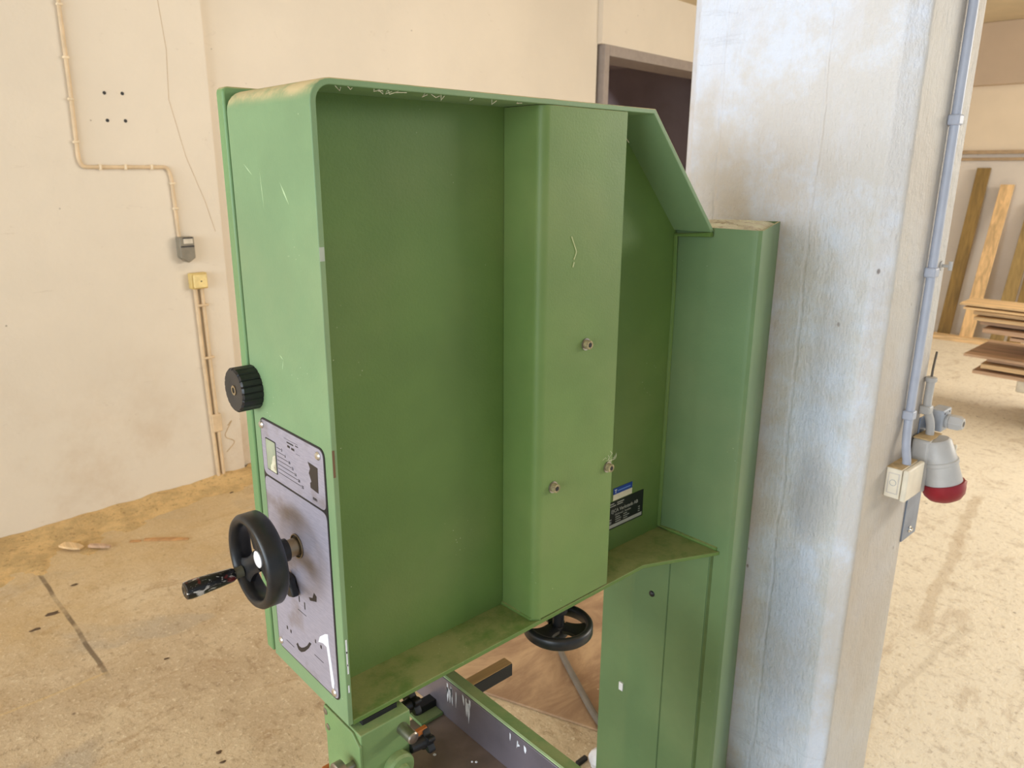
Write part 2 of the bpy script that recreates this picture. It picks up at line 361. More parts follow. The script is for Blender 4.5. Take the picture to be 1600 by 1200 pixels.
# far right wall
bm = new(); box(bm, (8.45, -.3, -.01), (8.6, 6.8, HC), RM); wr = struct(obj('wall_right', bm, WALLCOOL), 'off-white far wall behind the leaning boards', 'wall')
bm = new(); box(bm, (8.32, .0, 2.515), (8.45, 6.8, HC), RM); struct(obj('trim_1', bm, simple('beam_plaster', (196, 174, 150), .8, 0, .03, 3), None, .006), 'plastered beam running along the top of the far wall', 'beam')
bm = new(); box(bm, (8.43, .0, 1.90), (8.45, 6.8, 2.515), RM); struct(obj('trim_2', bm, simple('cream_band', (232, 214, 188), .8, 0, .03, 3)), 'cream painted upper band of the far wall', 'wall band')
bm = new(); box(bm, (8.405, .0, 1.865), (8.45, 6.8, 1.90), RM); box(bm, (8.42, .0, 1.80), (8.45, 6.8, 1.83), RM)
struct(obj('trim_3', bm, simple('rail_wood', (176, 150, 118), .7), None, .004), 'narrow double rail halfway up the far wall', 'rail')

# ------------------------------------------------------------------ concrete pillar
XP, YP = 1.30, -.165
poly = [(1.177, -.1747), (1.210, -.2118), (1.494, -.2118), (1.522, -.184), (1.522, .304), (1.494, .332), (1.210, .332), (1.177, .295)]  # corners pulled towards the camera by scaling the outline about its position
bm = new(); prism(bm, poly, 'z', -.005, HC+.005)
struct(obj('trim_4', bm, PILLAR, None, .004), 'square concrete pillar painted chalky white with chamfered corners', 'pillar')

# ------------------------------------------------------------------ the bandsaw
saw = thing('bandsaw', 'large green cast bandsaw seen from behind, with open-backed wheel housing', 'bandsaw', (.42, .1, 0))
ZB, ZT = .879, 1.756
# surrounding sheet: left side, rounded corner, top, sloping right shoulder
OX = -.005; th = .008; RO = .028
outer = [(OX, ZB-.006)] + arc(OX+RO, ZT-RO, RO, 180, 90, 6) + [(.640, ZT), (.846, 1.543)]
inner = [(OX+th, ZB-.006)] + arc(OX+RO, ZT-RO, RO-th, 180, 90, 6) + [(.636, ZT-th), (.846-.010, 1.543-.002)]
bm = new(); strip(bm, outer, inner, 'y', 0, .235)
obj('housing_rim', bm, GREEN_RIM, saw, .0012, 50)
bm = new(); prism(bm, [(OX+th, 0), (.681, 0), (.848, -.073), (.848, .235), (OX+th, .235)], 'z', ZB-.008, ZB)
obj('bottom_flange', bm, GREEN_SHADE, saw, .0012)
bm = new(); prism(bm, [(OX+th, ZB), (OX+th, ZT-.03), (OX+.03, ZT-th), (.634, ZT-th), (.842, 1.54), (.848, 1.53), (.848, ZB)], 'y', .087, .093)
obj('back_panel', bm, GREEN_SHADE, saw)
# weld bead along the corner with the column and the lower flange
bm = new(); tube(bm, [(.838, .0, 1.537), (.84, .085, 1.531), (.846, .086, 1.4), (.846, .086, .884), (.848, .05, .882), (.848, -.066, .882)], .005, 8)
obj('weld_bead', bm, GREEN_SHADE, saw)
bm = new(); tube(bm, [(.388, .002, .881), (.374, .012, .881), (.371, .086, .881)], .004, 8)
obj('weld_bead', bm, GREEN_SHADE, saw)
# centre channel
cr = .016
chan = [(.372, .0865)] + [(.372, .0+cr)] + arc(.372+cr, .0+cr, cr, 180, 270, 6)[1:] + [(.567, 0), (.567, .0865)]
bm = new(); prism(bm, chan, 'z', .882, 1.7475); obj('centre_channel', bm, GREEN, saw, .0008, 25)
# wheel door on the far side
bm = new(); cov = [(-.006, .874)] + arc(-.006+.008, 1.762-.008, .008, 180, 90, 3) + [(.66, 1.762), (.87, 1.55), (.87, .874)]
prism(bm, cov, 'y', .241, .264); obj('wheel_door', bm, GREEN_COV, saw, .003)
bm = new(); prism(bm, [(.003, .88), (.003, 1.74), (.63, 1.74), (.84, 1.53), (.84, .88)], 'y', .093, .241); obj('housing_core', bm, BLACKRUB, saw)
# column
ZC = 1.549
cp = [(.848, -.083), (.8505, -.092), (.857, -.097), (.866, -.095), (1.155, .030), (1.085, .150), (.95, .235), (.848, .235)]
cx_, cy_ = .98, .07
inn = [((x-cx_)*.965+cx_, (y-cy_)*.95+cy_) for x, y in cp]
bm = new()
n = len(cp); lo = [bm.verts.new((x, y, 0)) for x, y in cp]; hi = [bm.verts.new((x, y, ZC)) for x, y in cp]
ih = [bm.verts.new((x, y, ZC)) for x, y in inn]; il = [bm.verts.new((x, y, ZC-.02)) for x, y in inn]
for i in range(n):
    j = (i+1) % n; bm.faces.new((lo[i], lo[j], hi[j], hi[i])); bm.faces.new((hi[i], hi[j], ih[j], ih[i])); bm.faces.new((ih[i], ih[j], il[j], il[i]))
bm.faces.new(il); bm.faces.new(lo[::-1])
obj('column', bm, GREEN_COL, saw, 0, 30)
bm = new(); rings = []
NR = 14
for k in range(NR):
    f = 1-k/(NR-1)*.98
    rings.append([bm.verts.new(((x-cx_)*.955*f+cx_, (y-cy_)*.93*f+cy_, ZC-.008+(.010*min(1, (1-f)*4))+random.uniform(-.0025, .0025))) for x, y in [((cp[i][0]*(1-t)+cp[(i+1)%n][0]*t), (cp[i][1]*(1-t)+cp[(i+1)%n][1]*t)) for i in range(n) for t in (0, .33, .66)]])
for a, b in zip(rings, rings[1:]):
    m_ = len(a)
    for i in range(m_): bm.faces.new((a[i], a[(i+1)%m_], b[(i+1)%m_], b[i]))
bm.faces.new(rings[-1]); s_ = obj('sawdust_on_column', bm, SAWPALE, saw, 0, 80); s_['kind'] = 'stuff'; s_['label'] = 'pale sawdust heaped on the column top'
# cover strips on the lower column side
bm = new(); prism(bm, [(.848, .047), (.8445, .049), (.8445, .121), (.8400, .133), (.8400, .150), (.8440, .162), (.8440, .236), (.848, .236)], 'z', .10, ZB-.010)
obj('column_cover', bm, GREEN_COL, saw, .0006, 25)
bm = new(); prism(bm, [(.848, -.050), (.8458, -.050), (.8458, .046), (.848, .046)], 'z', .10, ZB-.010); obj('column_strip', bm, GREEN_COL, saw, .0004)
bm = new(); prism(bm, [(.848, -.059), (.8474, -.059), (.8474, -.052), (.848, -.052)], 'z', .10, ZB-.010); obj('column_groove', bm, simple('dark_green_groove', (78, 100, 54), .6), saw)
bm = new(); lathe(bm, (.845, .091, .706), (-1, 0, 0), [(0, .0075), (.002, .0075), (.0045, .005), (.0055, .001)], 18); obj('button_screw', bm, BLACK, saw)
bm = new(); box(bm, (.8395, .158, .402), (.8442, .170, .424)); obj('paper_scrap', bm, WHITE, saw)
# three socket bolts with washers on the channel
for (x, z) in ((.482, 1.371), (.553, 1.129), (.410, 1.130)):
    bm = new(); lathe(bm, (x, 0, z), (0, -1, 0), [(0, .0105), (.0018, .0105)], 24); w_ = obj('bolt', bm, STEEL, saw); w_['label'] = 'dusty socket head bolt with washer'
    bm = new(); e = [(0.0018, .0078), (.0098, .0078), (.0106, .0072), (.0106, .0042), (.006, .0040)]
    lathe(bm, (x, 0, z), (0, -1, 0), e, 24); obj('bolt_head', bm, simple('dusty_bolt', (158, 146, 110), .8, .2, .35, 150), w_)
    bm = new(); lathe(bm, (x, 0, z), (0, -1, 0), [(.0060, .0041), (.0108, .0041)], 6); obj('hex_socket', bm, BLACKRUB, w_)
for (x, z, pts) in ((.5405, 1.142, 9), (.548, 1.146, 0)):
    for q in range(pts):
        bm = new(); a = random.uniform(0, PI); p = Vector((x+random.uniform(0, .02), -.006, z+random.uniform(-.006, .01)))
        tube(bm, [p, p+Vector((.007*math.cos(a), -.003, .007*math.sin(a))), p+Vector((.012*math.cos(a+.6), -.002, .012*math.sin(a+.6)))], .0003, 4)
        obj('dust_fibre', bm, SAWPALE, saw)
bm = new()
tube(bm, smoothpath([(.439, -.0008, 1.553), (.452, -.0008, 1.528), (.446, -.0008, 1.516)], .004), .0009, 6); tube(bm, [(.447, -.0008, 1.512), (.444, -.0008, 1.504)], .0011, 6)
obj('paint_drip', bm, simple('drip', (186, 190, 140), .5), saw)
for pts in ([(.575, .03, 1.742), (.582, .02, 1.728), (.578, .015, 1.712), (.585, .01, 1.70)], [(.58, .02, 1.695), (.588, .018, 1.688), (.583, .015, 1.68), (.572, .012, 1.683)]):
    bm = new(); tube(bm, smoothpath(pts, .006), .0006, 5); obj('cobweb_thread', bm, SAWPALE, saw)
bm = new()
for q in range(14):
    x0_ = .003+random.random()*.33; p = Vector((x0_, random.uniform(0, .004), ZT-.0085)); 
    tube(bm, [p, p+Vector((random.uniform(-.008, .008), 0, -random.uniform(.002, .007))), p+Vector((random.uniform(.004, .016), 0, -.001))], .00045, 4)
f_ = obj('dust_fringe', bm, SAWPALE, saw); f_['kind'] = 'stuff'

# stickers on the back panel
YB = .0865
bm = new(); box(bm, (.652, YB-.0008, .928), (.7825, YB, .990)); npl = obj('name_plate', bm, simple('black_name_plate', (16, 14, 20), .35), saw); npl['label'] = 'black printed maker plate with grey foot strip'
GREYP = simple('grey_print', (168, 166, 158), .5)
bm = new(); box(bm, (.656, YB-.0012, .931), (.7785, YB-.0008, .9385)); obj('plate_strip', bm, GREYP, npl)
def onb(x0_, z0_): return lambda u, v, w: (x0_+u, YB-.0010-w, z0_+v)
text_obj('plate_text', 'EJCA Verkstads AB', .0112, GREYP, npl, onb(.6755, .9645), bold=.0001)
text_obj('plate_text', 'Hj\u00e4ltevad - Sweden', .0068, GREYP, npl, onb(.688, .9565))
for x_, z_ in ((.66, .9445), (.690, .9415), (.690, .9465), (.690, .9515), (.716, .9415), (.716, .9465), (.716, .9515), (.766, .9425), (.766, .9475), (.766, .9525), (.66, .9495), (.66, .9415)):
    bm = new(); w_ = random.uniform(.011, .02) if x_ < .75 else .006
    box(bm, (x_, YB-.0010, z_), (x_+w_, YB-.0008, z_+.0018)); obj('plate_rule', bm, GREYP, npl)
for x_, z_, w_ in ((.664, .9795, .026), (.694, .9795, .018), (.694, .9840, .022), (.664, .9845, .020)):
    bm = new(); box(bm, (x_, YB-.0010, z_), (x_+w_, YB-.0008, z_+.0022)); obj('plate_rule', bm, GREYP, npl)
bm = new(); box(bm, (.680, YB-.0006, .992), (.742, YB, 1.0055)); stk = obj('inspection_sticker', bm, simple('cream_sticker', (226, 216, 190), .5), saw); stk['label'] = 'small blue and cream sticker'
bm = new(); box(bm, (.680, YB-.0006, 1.0055), (.742, YB, 1.0195)); obj('blue_band', bm, simple('blue_sticker', (20, 62, 150), .4), stk)
text_obj('sticker_text', 'T', .011, WHITE, stk, onb(.684, 1.0085), bold=.0003)
bm = new(); box(bm, (.694, YB-.0010, 1.0110), (.736, YB-.0007, 1.0132)); obj('sticker_line', bm, simple('pale_blue', (110, 150, 220), .5), stk)

# label plate on the left side
XL = OX
def ons(pts): return pts
bm = new(); prism(bm, rrect(.019, .903, .213, 1.2965, .012), 'x', XL-.0012, XL); lp = obj('label_plate', bm, INK, saw); lp['label'] = 'grey printed instruction plate with scale window'
bm = new(); prism(bm, rrect(.0215, .9055, .2105, 1.2030, .010), 'x', XL-.0018, XL-.0012); obj('plate_field', bm, ALU, lp)
bm = new(); prism(bm, rrect(.0215, 1.2065, .2105, 1.2940, .010), 'x', XL-.0018, XL-.0012); obj('plate_field', bm, ALU, lp)
XS = XL-.0018
for (y, z) in ((.206, 1.285), (.034, 1.284), (.202, .916), (.032, .914)):
    bm = new(); lathe(bm, (XS, y, z), (-1, 0, 0), [(0, .0062), (.0012, .0062), (.0030, .0045), (.0036, .0015)], 20); sc_ = obj('plate_screw', bm, CHROME, lp)
# scale window
bm = new(); prism(bm, rrect(.1635, 1.2165, .1965, 1.2675, .0015), 'x', XS-.0006, XS); wf = obj('window_frame', bm, INK, lp)
bm = new(); prism(bm, rrect(.1648, 1.2180, .1952, 1.2660, .001), 'x', XS-.0008, XS-.0006); obj('window_pane', bm, simple('dusty_window', (158, 166, 142), .25), wf)
bm = new(); prism(bm, [(.1655, 1.2185), (.184, 1.2185), (.183, 1.226), (.178, 1.231), (.174, 1.242), (.169, 1.246), (.1655, 1.246)], 'x', XS-.0014, XS-.0008); obj('trapped_dust', bm, SAWPALE, wf)
T0 = [(.161, 1.261), (.161, 1.2545), (.161, 1.248), (.161, 1.2415), (.161, 1.235), (.161, 1.2285), (.161, 1.222)]
YE = [.147, .137, .127, .118, .110, .100, .090]
for (y0, z0), ye, lab in zip(T0, YE, ('3', '6', '10', '13', '16', '20', '25')):
    bm = new(); box(bm, (XS-.0002, ye, z0-.0004), (XS, y0, z0+.0004)); obj('scale_line', bm, INK, lp)
    text_obj('scale_number', lab, .0062, INK, lp, (lambda a, b: lambda u, v, w: (XS-w-.0001, a-u, b+v))(ye-.001, z0-.0022), bold=.0001)
for (y0, y1, z0, z1) in ((.126, .106, 1.2775, 1.2795), (.100, .092, 1.2790, 1.2805), (.125, .117, 1.2712, 1.2745), (.113, .104, 1.2705, 1.2738), (.134, .092, 1.2828, 1.2831), (.100, .088, 1.2680, 1.2683)):
    bm = new(); box(bm, (XS-.0002, y1, z0), (XS, y0, z1)); obj('print_mark', bm, INK, lp)
bm = new(); prism(bm, [(.0655, 1.2665), (.0380, 1.2650), (.0400, 1.2270), (.0620, 1.2290), (.0625, 1.2360), (.0585, 1.2390), (.0630, 1.2480), (.0645, 1.2500), (.0600, 1.2580)], 'x', XS-.0002, XS); obj('blade_symbol', bm, simple('brown_black_print', (44, 36, 32), .5), lp)
text_obj('print_mark', 'mm', .0075, INK, lp, lambda u, v, w: (XS-w-.0001, .057-u, 1.2135+v), bold=.0002)
# symbols on the lower field
for (y0, y1, z0, z1) in ((.132, .106, 1.0052, 1.0062), (.183, .157, .9252, .9262), (.088, .061, .9482, .9492), (.178, .174, .949, .955), (.166, .162, .9480, .9535), (.083, .080, .972, .978), (.067, .063, .971, .9765), (.127, .124, 1.021, 1.031), (.110, .107, 1.016, 1.028)):
    bm = new(); box(bm, (XS-.0002, y1, z0), (XS, y0, z1)); obj('print_mark', bm, INK, lp)
bm = new(); prism(bm, [(.093, 1.044), (.081, 1.048), (.0755, 1.059), (.068, 1.056), (.069, 1.047), (.089, 1.040)], 'x', XS-.0002, XS); obj('wheel_symbol', bm, INK, lp)
def swoosh(a): 
    o_ = [(.148, .936), (.142, .929), (.133, .929), (.120, .937), (.106, .950), (.096, .963)]; i_ = [(.143, .941), (.139, .937), (.131, .938), (.121, .944), (.110, .953), (.102, .963)]
    return o_ + i_[::-1]
bm = new(); prism(bm, swoosh(0), 'x', XS-.0002, XS); obj('arrow_symbol', bm, INK, lp)
bm = new(); prism(bm, [(.150, 1.060), (.143, 1.050), (.136, 1.047), (.136, 1.0445), (.146, 1.047), (.153, 1.058)], 'x', XS-.0002, XS); obj('arrow_symbol', bm, INK, lp)
bm = new(); prism(bm, [(.072, .979), (.066, .991), (.050, 1.003), (.041, 1.007), (.040, .99), (.0365, .965), (.031, .930), (.034, .918), (.039, .920), (.0425, .954), (.047, .983), (.058, .984)], 'x', XS-.0004, XS); obj('paint_smear', bm, SMEAR, lp)
# scratches and chipped paint on side
def scr(y0, z0, y1, z1, w, name='scratch', m=None, x=None):
    bm = new(); d = Vector((y1-y0, z1-z0)).normalized(); nn = Vector((-d.y, d.x))*w
    mid = ((y0+y1)/2, (z0+z1)/2); x = XL if x is None else x
    prism(bm, [(y0, z0), (mid[0]+nn.x, mid[1]+nn.y), (y1, z1), (mid[0]-nn.x, mid[1]-nn.y)], 'x', x-.0002, x); obj(name, bm, m or RUBMARK, saw)
scr(.147, 1.655, .142, 1.600, .0008); scr(.091, 1.637, .070, 1.610, .0016); scr(.195, 1.66, .17, 1.645, .0012); scr(.13, 1.405, .12, 1.40, .0008); scr(.12, 1.40, .125, 1.385, .0007)
for (x, z, dx, dz) in ((-.001, 1.005, .0012, .011), (-.001, .985, .001, .012), (-.0005, .968, .001, .008), (-.001, .935, .001, .006)):
    bm = new(); box(bm, (x-dx, -.0003, z-dz), (x+dx, 0, z+dz)); obj('paint_chip', bm, SMEAR, saw)
bm = new(); box(bm, (-.0045, -.0003, 1.262), (-.001, 0, 1.300)); obj('rust_chip', bm, simple('rust_chip', (120, 92, 66), .8), saw)
bm = new(); box(bm, (-.0045, -.0003, 1.545), (.002, 0, 1.562)); obj('paint_chip', bm, simple('grey_chip', (165, 172, 158), .6), saw)

# ribbed clamp knob
bm = new(); kx, ky, kz = 0, .226, 1.339
def rib(i, seg): return 1.0 if (i % 6) else .955
lathe(bm, (kx-.0, ky, kz), (-1, 0, 0), [(.001, .030), (.003, .0335), (.034, .0335), (.0365, .0310), (.0365, .020), (.0355, .010)], 120, rfun=rib)
kb = obj('clamp_knob', bm, BLACK, saw, 0, 25); kb['label'] = 'ribbed black clamp knob'
bm = new(); lathe(bm, (kx-.0355, ky, kz), (-1, 0, 0), [(-.003, .0075), (.0012, .0075), (.0012, .0045), (-.001, .0044)], 20); obj('knob_insert', bm, BRASSY, kb)
bm = new(); lathe(bm, (kx+.002, ky, kz), (-1, 0, 0), [(-.005, .010), (.004, .010)], 16); obj('knob_shaft', bm, STEEL, kb)

# handwheels
def handwheel(c, axis, R, w, x0, label, m=BLACK, dish=.012, rot=0, hub_len=.05, hub_r=.019, web=1.0):
    """c centre of the back plane of the rim; axis points outward"""
    c = Vector(c); e1, e2, d = frame_of(axis)
    # rim
    prof = [(0, R-.004), (.004, R), (w-.005, R), (w-.001, R-.003), (w, R-.007), (w-.001, R-.011), (w-.007, R-.014), (.004, R-.013), (0, R-.010)]
    bm = new(); ring_lathe(bm, c, d, prof, 72); rim = obj('handwheel', bm, m, saw, 0, 50); rim['label'] = label
    bm = new(); lathe(bm, c, d, [(-hub_len, hub_r), (-.006, hub_r), (-.004, hub_r+.003), (w-dish-.003, hub_r+.001), (w-dish, hub_r-.002)], 32); obj('hub', bm, m, rim, 0, 40)
    for k in range(3):
        a = rot+2*PI*k/3; v = e1*math.cos(a)+e2*math.sin(a); t = d.cross(v); bm = new(); n = 7; A = []
        for i in range(n):
            f = i/(n-1); r = hub_r-.004+(R-.010-(.004 if web > 1 else 0)-hub_r+.004)*f; hw = (.010+.014*f**2.5+.006*(1-f)**2)*(1+(web-1)*f); zt = (w-dish)*(1-f)+(w-.007)*f*.9; zb = zt-.008-.002*f
            A.append([bm.verts.new(c+v*r+t*s*hw+d*z) for s, z in ((-1, zb), (1, zb), (1, zt-.002), (.75, zt), (-.75, zt), (-1, zt-.002))])
        for p, q in zip(A, A[1:]):
            for i in range(6): bm.faces.new((p[i], p[(i+1)%6], q[(i+1)%6], q[i]))
        bm.faces.new(A[0][::-1]); bm.faces.new(A[-1]); obj('spoke', bm, m, rim, 0, 40)
    return rim, c, e1, e2, d
e1, e2, d_ = frame_of((-1, 0, 0))
ha = math.atan2(Vector((0, .030, -.024)).dot(e2), Vector((0, .030, -.024)).dot(e1))
rim, c, *_ = handwheel((-.052, .118, 1.118), (-1, 0, 0), .069, .031, 0, 'black crank handwheel with white hub cap', rot=ha, dish=.016, hub_len=.028, hub_r=.017)
bm = new(); lathe(bm, (-.067, .118, 1.118), (-1, 0, 0), [(0, .0125), (.0012, .0125), (.0018, .0115)], 28); obj('hub_cap', bm, WHITE, rim)
bm = new(); lathe(bm, (-.030, .118, 1.118), (1, 0, 0), [(0, .0135), (.0262, .0135)], 28); obj('shaft_sleeve', bm, BRASSY, rim)
bm = new(); lathe(bm, (XS-.0004, .118, 1.118), (1, 0, 0), [(0, .019), (.0006, .019)], 32); obj('shaft_hole', bm, INK, lp)
bm = new(); ring_lathe(bm, (XS-.0022, .118, 1.118), (1, 0, 0), [(0, .0175), (0, .0185), (.0022, .0185), (.0022, .0175)], 40); obj('shaft_ring', bm, BRASSY, lp)
hp = (0, .118+.046, 1.118-.036)
bm = new(); lathe(bm, (-.074, hp[1], hp[2]), (-1, 0, 0), [(0, .0095), (.008, .0085), (.014, .0075)], 18); obj('handle_boss', bm, simple('grey_olive_metal', (96, 94, 80), .5, .3), rim)
def handle_mat():
    k = NT('chipped_black_handle'); n1 = k.noise(1, 6, .72, k.scale((34, 90, 60)), 1.0)
    b = k.mix(k.ramp(n1, .54, .60), lin((18, 18, 19)), lin((200, 196, 192))); b = k.mix(k.math('MULTIPLY', k.ramp(k.noise(50, 2), .62, .66), .8), b, lin((110, 30, 30)))
    k.set('Base Color', b); k.set('Roughness', .3); return k.m
bm = new(); lathe(bm, (-.086, hp[1], hp[2]), (-1, 0, 0), [(0, .0085), (.004, .0105), (.016, .0112), (.034, .0122), (.052, .0132), (.064, .0134), (.070, .0125), (.0715, .0095), (.0705, .006)], 32); obj('handle', bm, handle_mat(), rim, 0, 50)
bm = new(); lathe(bm, (-.058, .118, 1.118), (0, .5, .35), [(.067, .005), (.076, .003)], 10); obj('rim_nub', bm, BLACK, rim)
bm = new(); prism(bm, [(.155, 1.040), (.135, 1.030), (.118, 1.036), (.130, 1.062), (.15, 1.066)], 'x', -.020, -.008); obj('stop_lug', bm, BLACK, saw, .003)
# tracking handwheel beneath the housing
rim2, *_ = handwheel((.462, .028, .808), (0, 0, 1), .066, .024, 0, 'black handwheel hanging under the housing', rot=2.6, web=1.45, dish=.008, hub_len=.008, hub_r=.016)
bm = new(); lathe(bm, (.462, .028, .815), (0, 0, 1), [(0, .011), (.060, .011)], 18); obj('shaft', bm, BLACK, rim2)
bm = new(); lathe(bm, (.462, .028, .852), (0, 0, 1), [(0, .017), (.018, .017)], 24); obj('collar', bm, BLACK, rim2)

# blade guide block
bm = new(); box(bm, (.003, -.018, .640), (.090, .088, .862)); gb = obj('guide_block', bm, GREEN_MID, saw, .002); gb['label'] = 'green cast blade guide block'
bm = new(); prism(bm, [(.083, .860), (-.001, .860), (-.020, .845), (-.020, .790), (.065, .790), (.083, .815)], 'x', -.001, .004); obj('guide_side_plate', bm, GREEN_MID, gb, .0015)
bm = new(); box(bm, (.018, .0, .862), (.078, .07, .8705)); obj('guide_slot', bm, BLACKRUB, gb)
for (y, z) in ((.077, .851), (.072, .826)):
    bm = new(); lathe(bm, (-.001, y, z), (-1, 0, 0), [(0, .0055), (.001, .0055), (.002, .003)], 18); obj('slotted_screw', bm, STEEL, gb)
bm = new(); lathe(bm, (.003, -.002, .806), (-1, 0, 0), [(-.01, .006), (.022, .006), (.0221, .0165), (.034, .0165), (.036, .0145), (.036, .010)], 28); obj('knurled_screw', bm, STEEL, gb, 0, 30)
bm = new(); lathe(bm, (.074, -.018, .838), (0, -1, 0), [(-.01, .0095), (.030, .0095), (.032, .0078), (.033, .003)], 24); obj('guide_pin', bm, STEEL, gb)
bm = new(); lathe(bm, (.062, -.018, .778), (0, -1, 0), [(0, .024), (.012, .024), (.016, .021), (.016, .011), (.022, .010), (.024, .003)], 32); obj('guide_bearing', bm, GREEN_MID, gb)
def star_knob(p, ax, r=.021):
    bm = new(); lathe(bm, p, ax, [(-.020, .0085), (0, .0095), (.006, .011)], 16); a_ = Vector(p)
    e1, e2, d = frame_of(ax); pts = []
    ringA = []; ringB = []; ringC = []
    for i in range(60):
        t = 2*PI*i/60; rr = r*(.80+.20*math.cos(5*t)); v = e1*math.cos(t)+e2*math.sin(t)
        ringA.append(bm.verts.new(a_+d*.004+v*rr*.92)); ringB.append(bm.verts.new(a_+d*.007+v*rr)); ringC.append(bm.verts.new(a_+d*.015+v*rr*.97))
    for A, B in ((ringA, ringB), (ringB, ringC)):
        for i in range(60): bm.faces.new((A[i], A[(i+1)%60], B[(i+1)%60], B[i]))
    bm.faces.new(ringA[::-1]); bm.faces.new(ringC); return obj('star_knob', bm, BLACK, gb, 0, 40)
star_knob((.112, .022, .834), (1, .0, .0), .022); star_knob((.106, -.022, .795), (1, -.05, -.02), .021)
bm = new(); box(bm, (.096, -.02, .806), (.120, -.012, .815)); obj('wood_shim', bm, ORANGE, gb, .001)
# table, fence and the parts lying against it
bm = new(); box(bm, (.030, -.36, .675), (.262, .128, .700)); tb = obj('saw_table', bm, STEELDK, saw, .003); tb['label'] = 'dark machined steel saw table'
bm = new(); box(bm, (.055, -.10, .08), (.20, .10, .675)); obj('table_support', bm, GREEN, saw, .003)
bm = new(); box(bm, (.239, -.36, .7002), (.2435, .20, .779)); fc = obj('fence', bm, STEEL if False else simple('fence_steel', (128, 120, 128), .36, .45, .16, 8, .05, 150), saw, .001); fc['label'] = 'steel rip fence face'
bm = new(); prism(bm, [(.2435, .7002), (.2435, .781), (.268, .778), (.268, .772), (.252, .768), (.252, .7002)], 'y', -.36, .20); obj('fence_casting', bm, GREEN_MID, fc, .0015)
bm = new(); prism(bm, [(.2430, .7792), (.2405, .7798), (.2405, .7812), (.2445, .7816)], 'y', -.36, .20); obj('fence_edge', bm, RUBMARK, fc)
bm = new(); box(bm, (.190, .098, .7002), (.2385, .150, .7060)); obj('guard_bracket', bm, GREEN_MID, saw, .001)
for x_, y_, r_ in ((.150, -.02, .004), (.168, .03, .003), (.12, -.075, .004), (.152, .066, .005), (.158, .060, .004), (.21, -.03, .0025), (.205, -.025, .002)):
    bm = new(); lathe(bm, (x_, y_, .7001), (0, 0, 1), [(0, r_), (.0012, r_*.7), (.0016, r_*.3)], 8); obj('paint_drop', bm, SMEAR, tb)
for k_ in range(17):
    y_ = random.uniform(.02, .098) if k_ < 13 else random.uniform(-.12, .02); z1_ = .779-random.uniform(.002, .014); z0_ = z1_-random.uniform(.012, .045)*(1 if k_ < 13 else .35); w_ = random.uniform(.0008, .0026); q_ = random.uniform(-.004, .004)
    bm = new(); prism(bm, [(y_+q_, z0_), (y_+w_+q_*.5, (z0_+z1_)/2-.003), (y_+w_*1.4, z1_), (y_-w_*.6, z1_-.002), (y_-w_*.9+q_*.4, (z0_+z1_)/2)], 'x', .2387, .239); obj('paint_run', bm, SMEAR, fc)
bm = new(); box(bm, (.268, .098, .698), (.409, .118, .724)); ex = obj('rear_bar', bm, BLACKRUB, saw, .001)
bm = new(); box(bm, (.268, .100, .724), (.409, .122, .7255)); obj('bar_top', bm, wood('tan_edge', (190, 150, 100), 0), ex)
bm = new(); box(bm, (.20, .12, .69), (.30, .14, .72)); obj('bar_mount', bm, BLACKRUB, ex)
# base frame on the floor
bm = new(); box(bm, (-.05, -.08, 0), (1.10, .26, .08)); obj('base', bm, GREEN, saw, .004)
bm = new(); box(bm, (.012, .118, .690), (.060, .132, .7015)); obj('wood_insert', bm, ORANGE, saw, .001)

# ------------------------------------------------------------------ electrics on the pillar
GREYPL = simple('grey_conduit', (178, 184, 200), .45, 0, .05); GREYBX = simple('grey_box', (188, 186, 184), .45, 0, .06); CREAMPL = simple('cream_plastic', (238, 228, 208), .5, 0, .05); TANDUST = simple('dusty_tan_top', (196, 170, 128), .9, 0, .15, 60)
cd = thing('conduit', 'long light grey conduit running down the pillar side to the cream box', 'conduit', (1.515, YP, .95))
bm = new(); tube(bm, smoothpath([(1.518, YP-.013, 3.195), (1.518, YP-.013, 1.04), (1.500, YP-.022, .99), (1.510, YP-.027, .945), (1.510, YP-.027, .928)], .04), .0105, 14); obj('pipe', bm, GREYPL, cd)
for z in (2.05, 1.773, 1.426, 1.066):
    bm = new(); box(bm, (1.503, YP-.026, z-.012), (1.533, YP, z+.012)); obj('clip', bm, GREYPL, cd, .004)
ob = thing('junction_box', 'dusty cream surface box on the pillar under the long conduit', 'socket box', (1.51, YP, .86))
bm = new(); box(bm, (1.457, YP-.038, .858), (1.560, YP, .938)); obj('base', bm, CREAMPL, ob, .003)
bm = new(); box(bm, (1.455, YP-.054, .855), (1.562, YP-.040, .940)); obj('cover', bm, CREAMPL, ob, .004)
bm = new(); box(bm, (1.456, YP-.036, .9382), (1.561, YP, .9392)); obj('dust_layer', bm, TANDUST, ob)
bm = new(); box(bm, (1.4562, YP-.034, .870), (1.4572, YP-.006, .926)); kn = obj('knockout', bm, simple('knockout_grey', (214, 206, 196), .5), ob, .0004)
bm = new(); box(bm, (1.4555, YP-.031, .873), (1.4563, YP-.009, .923)); obj('knockout_panel', bm, CREAMPL, kn, .0003)
bm = new(); ring_lathe(bm, (1.4548, YP-.020, .900), (1, 0, 0), [(0, .007), (0, .0085), (.001, .0085), (.001, .007)], 24); obj('knockout_ring', bm, GREYBX, kn)
mp = thing('socket_bracket', 'blue-grey steel mounting plate behind the red socket on the pillar', 'bracket', (1.68, YP, .64))
bm = new(); box(bm, (1.635, YP-.004, .665), (1.735, YP, 1.03)); obj('plate', bm, simple('blue_grey_steel', (128, 138, 156), .4, .4), mp, .001)
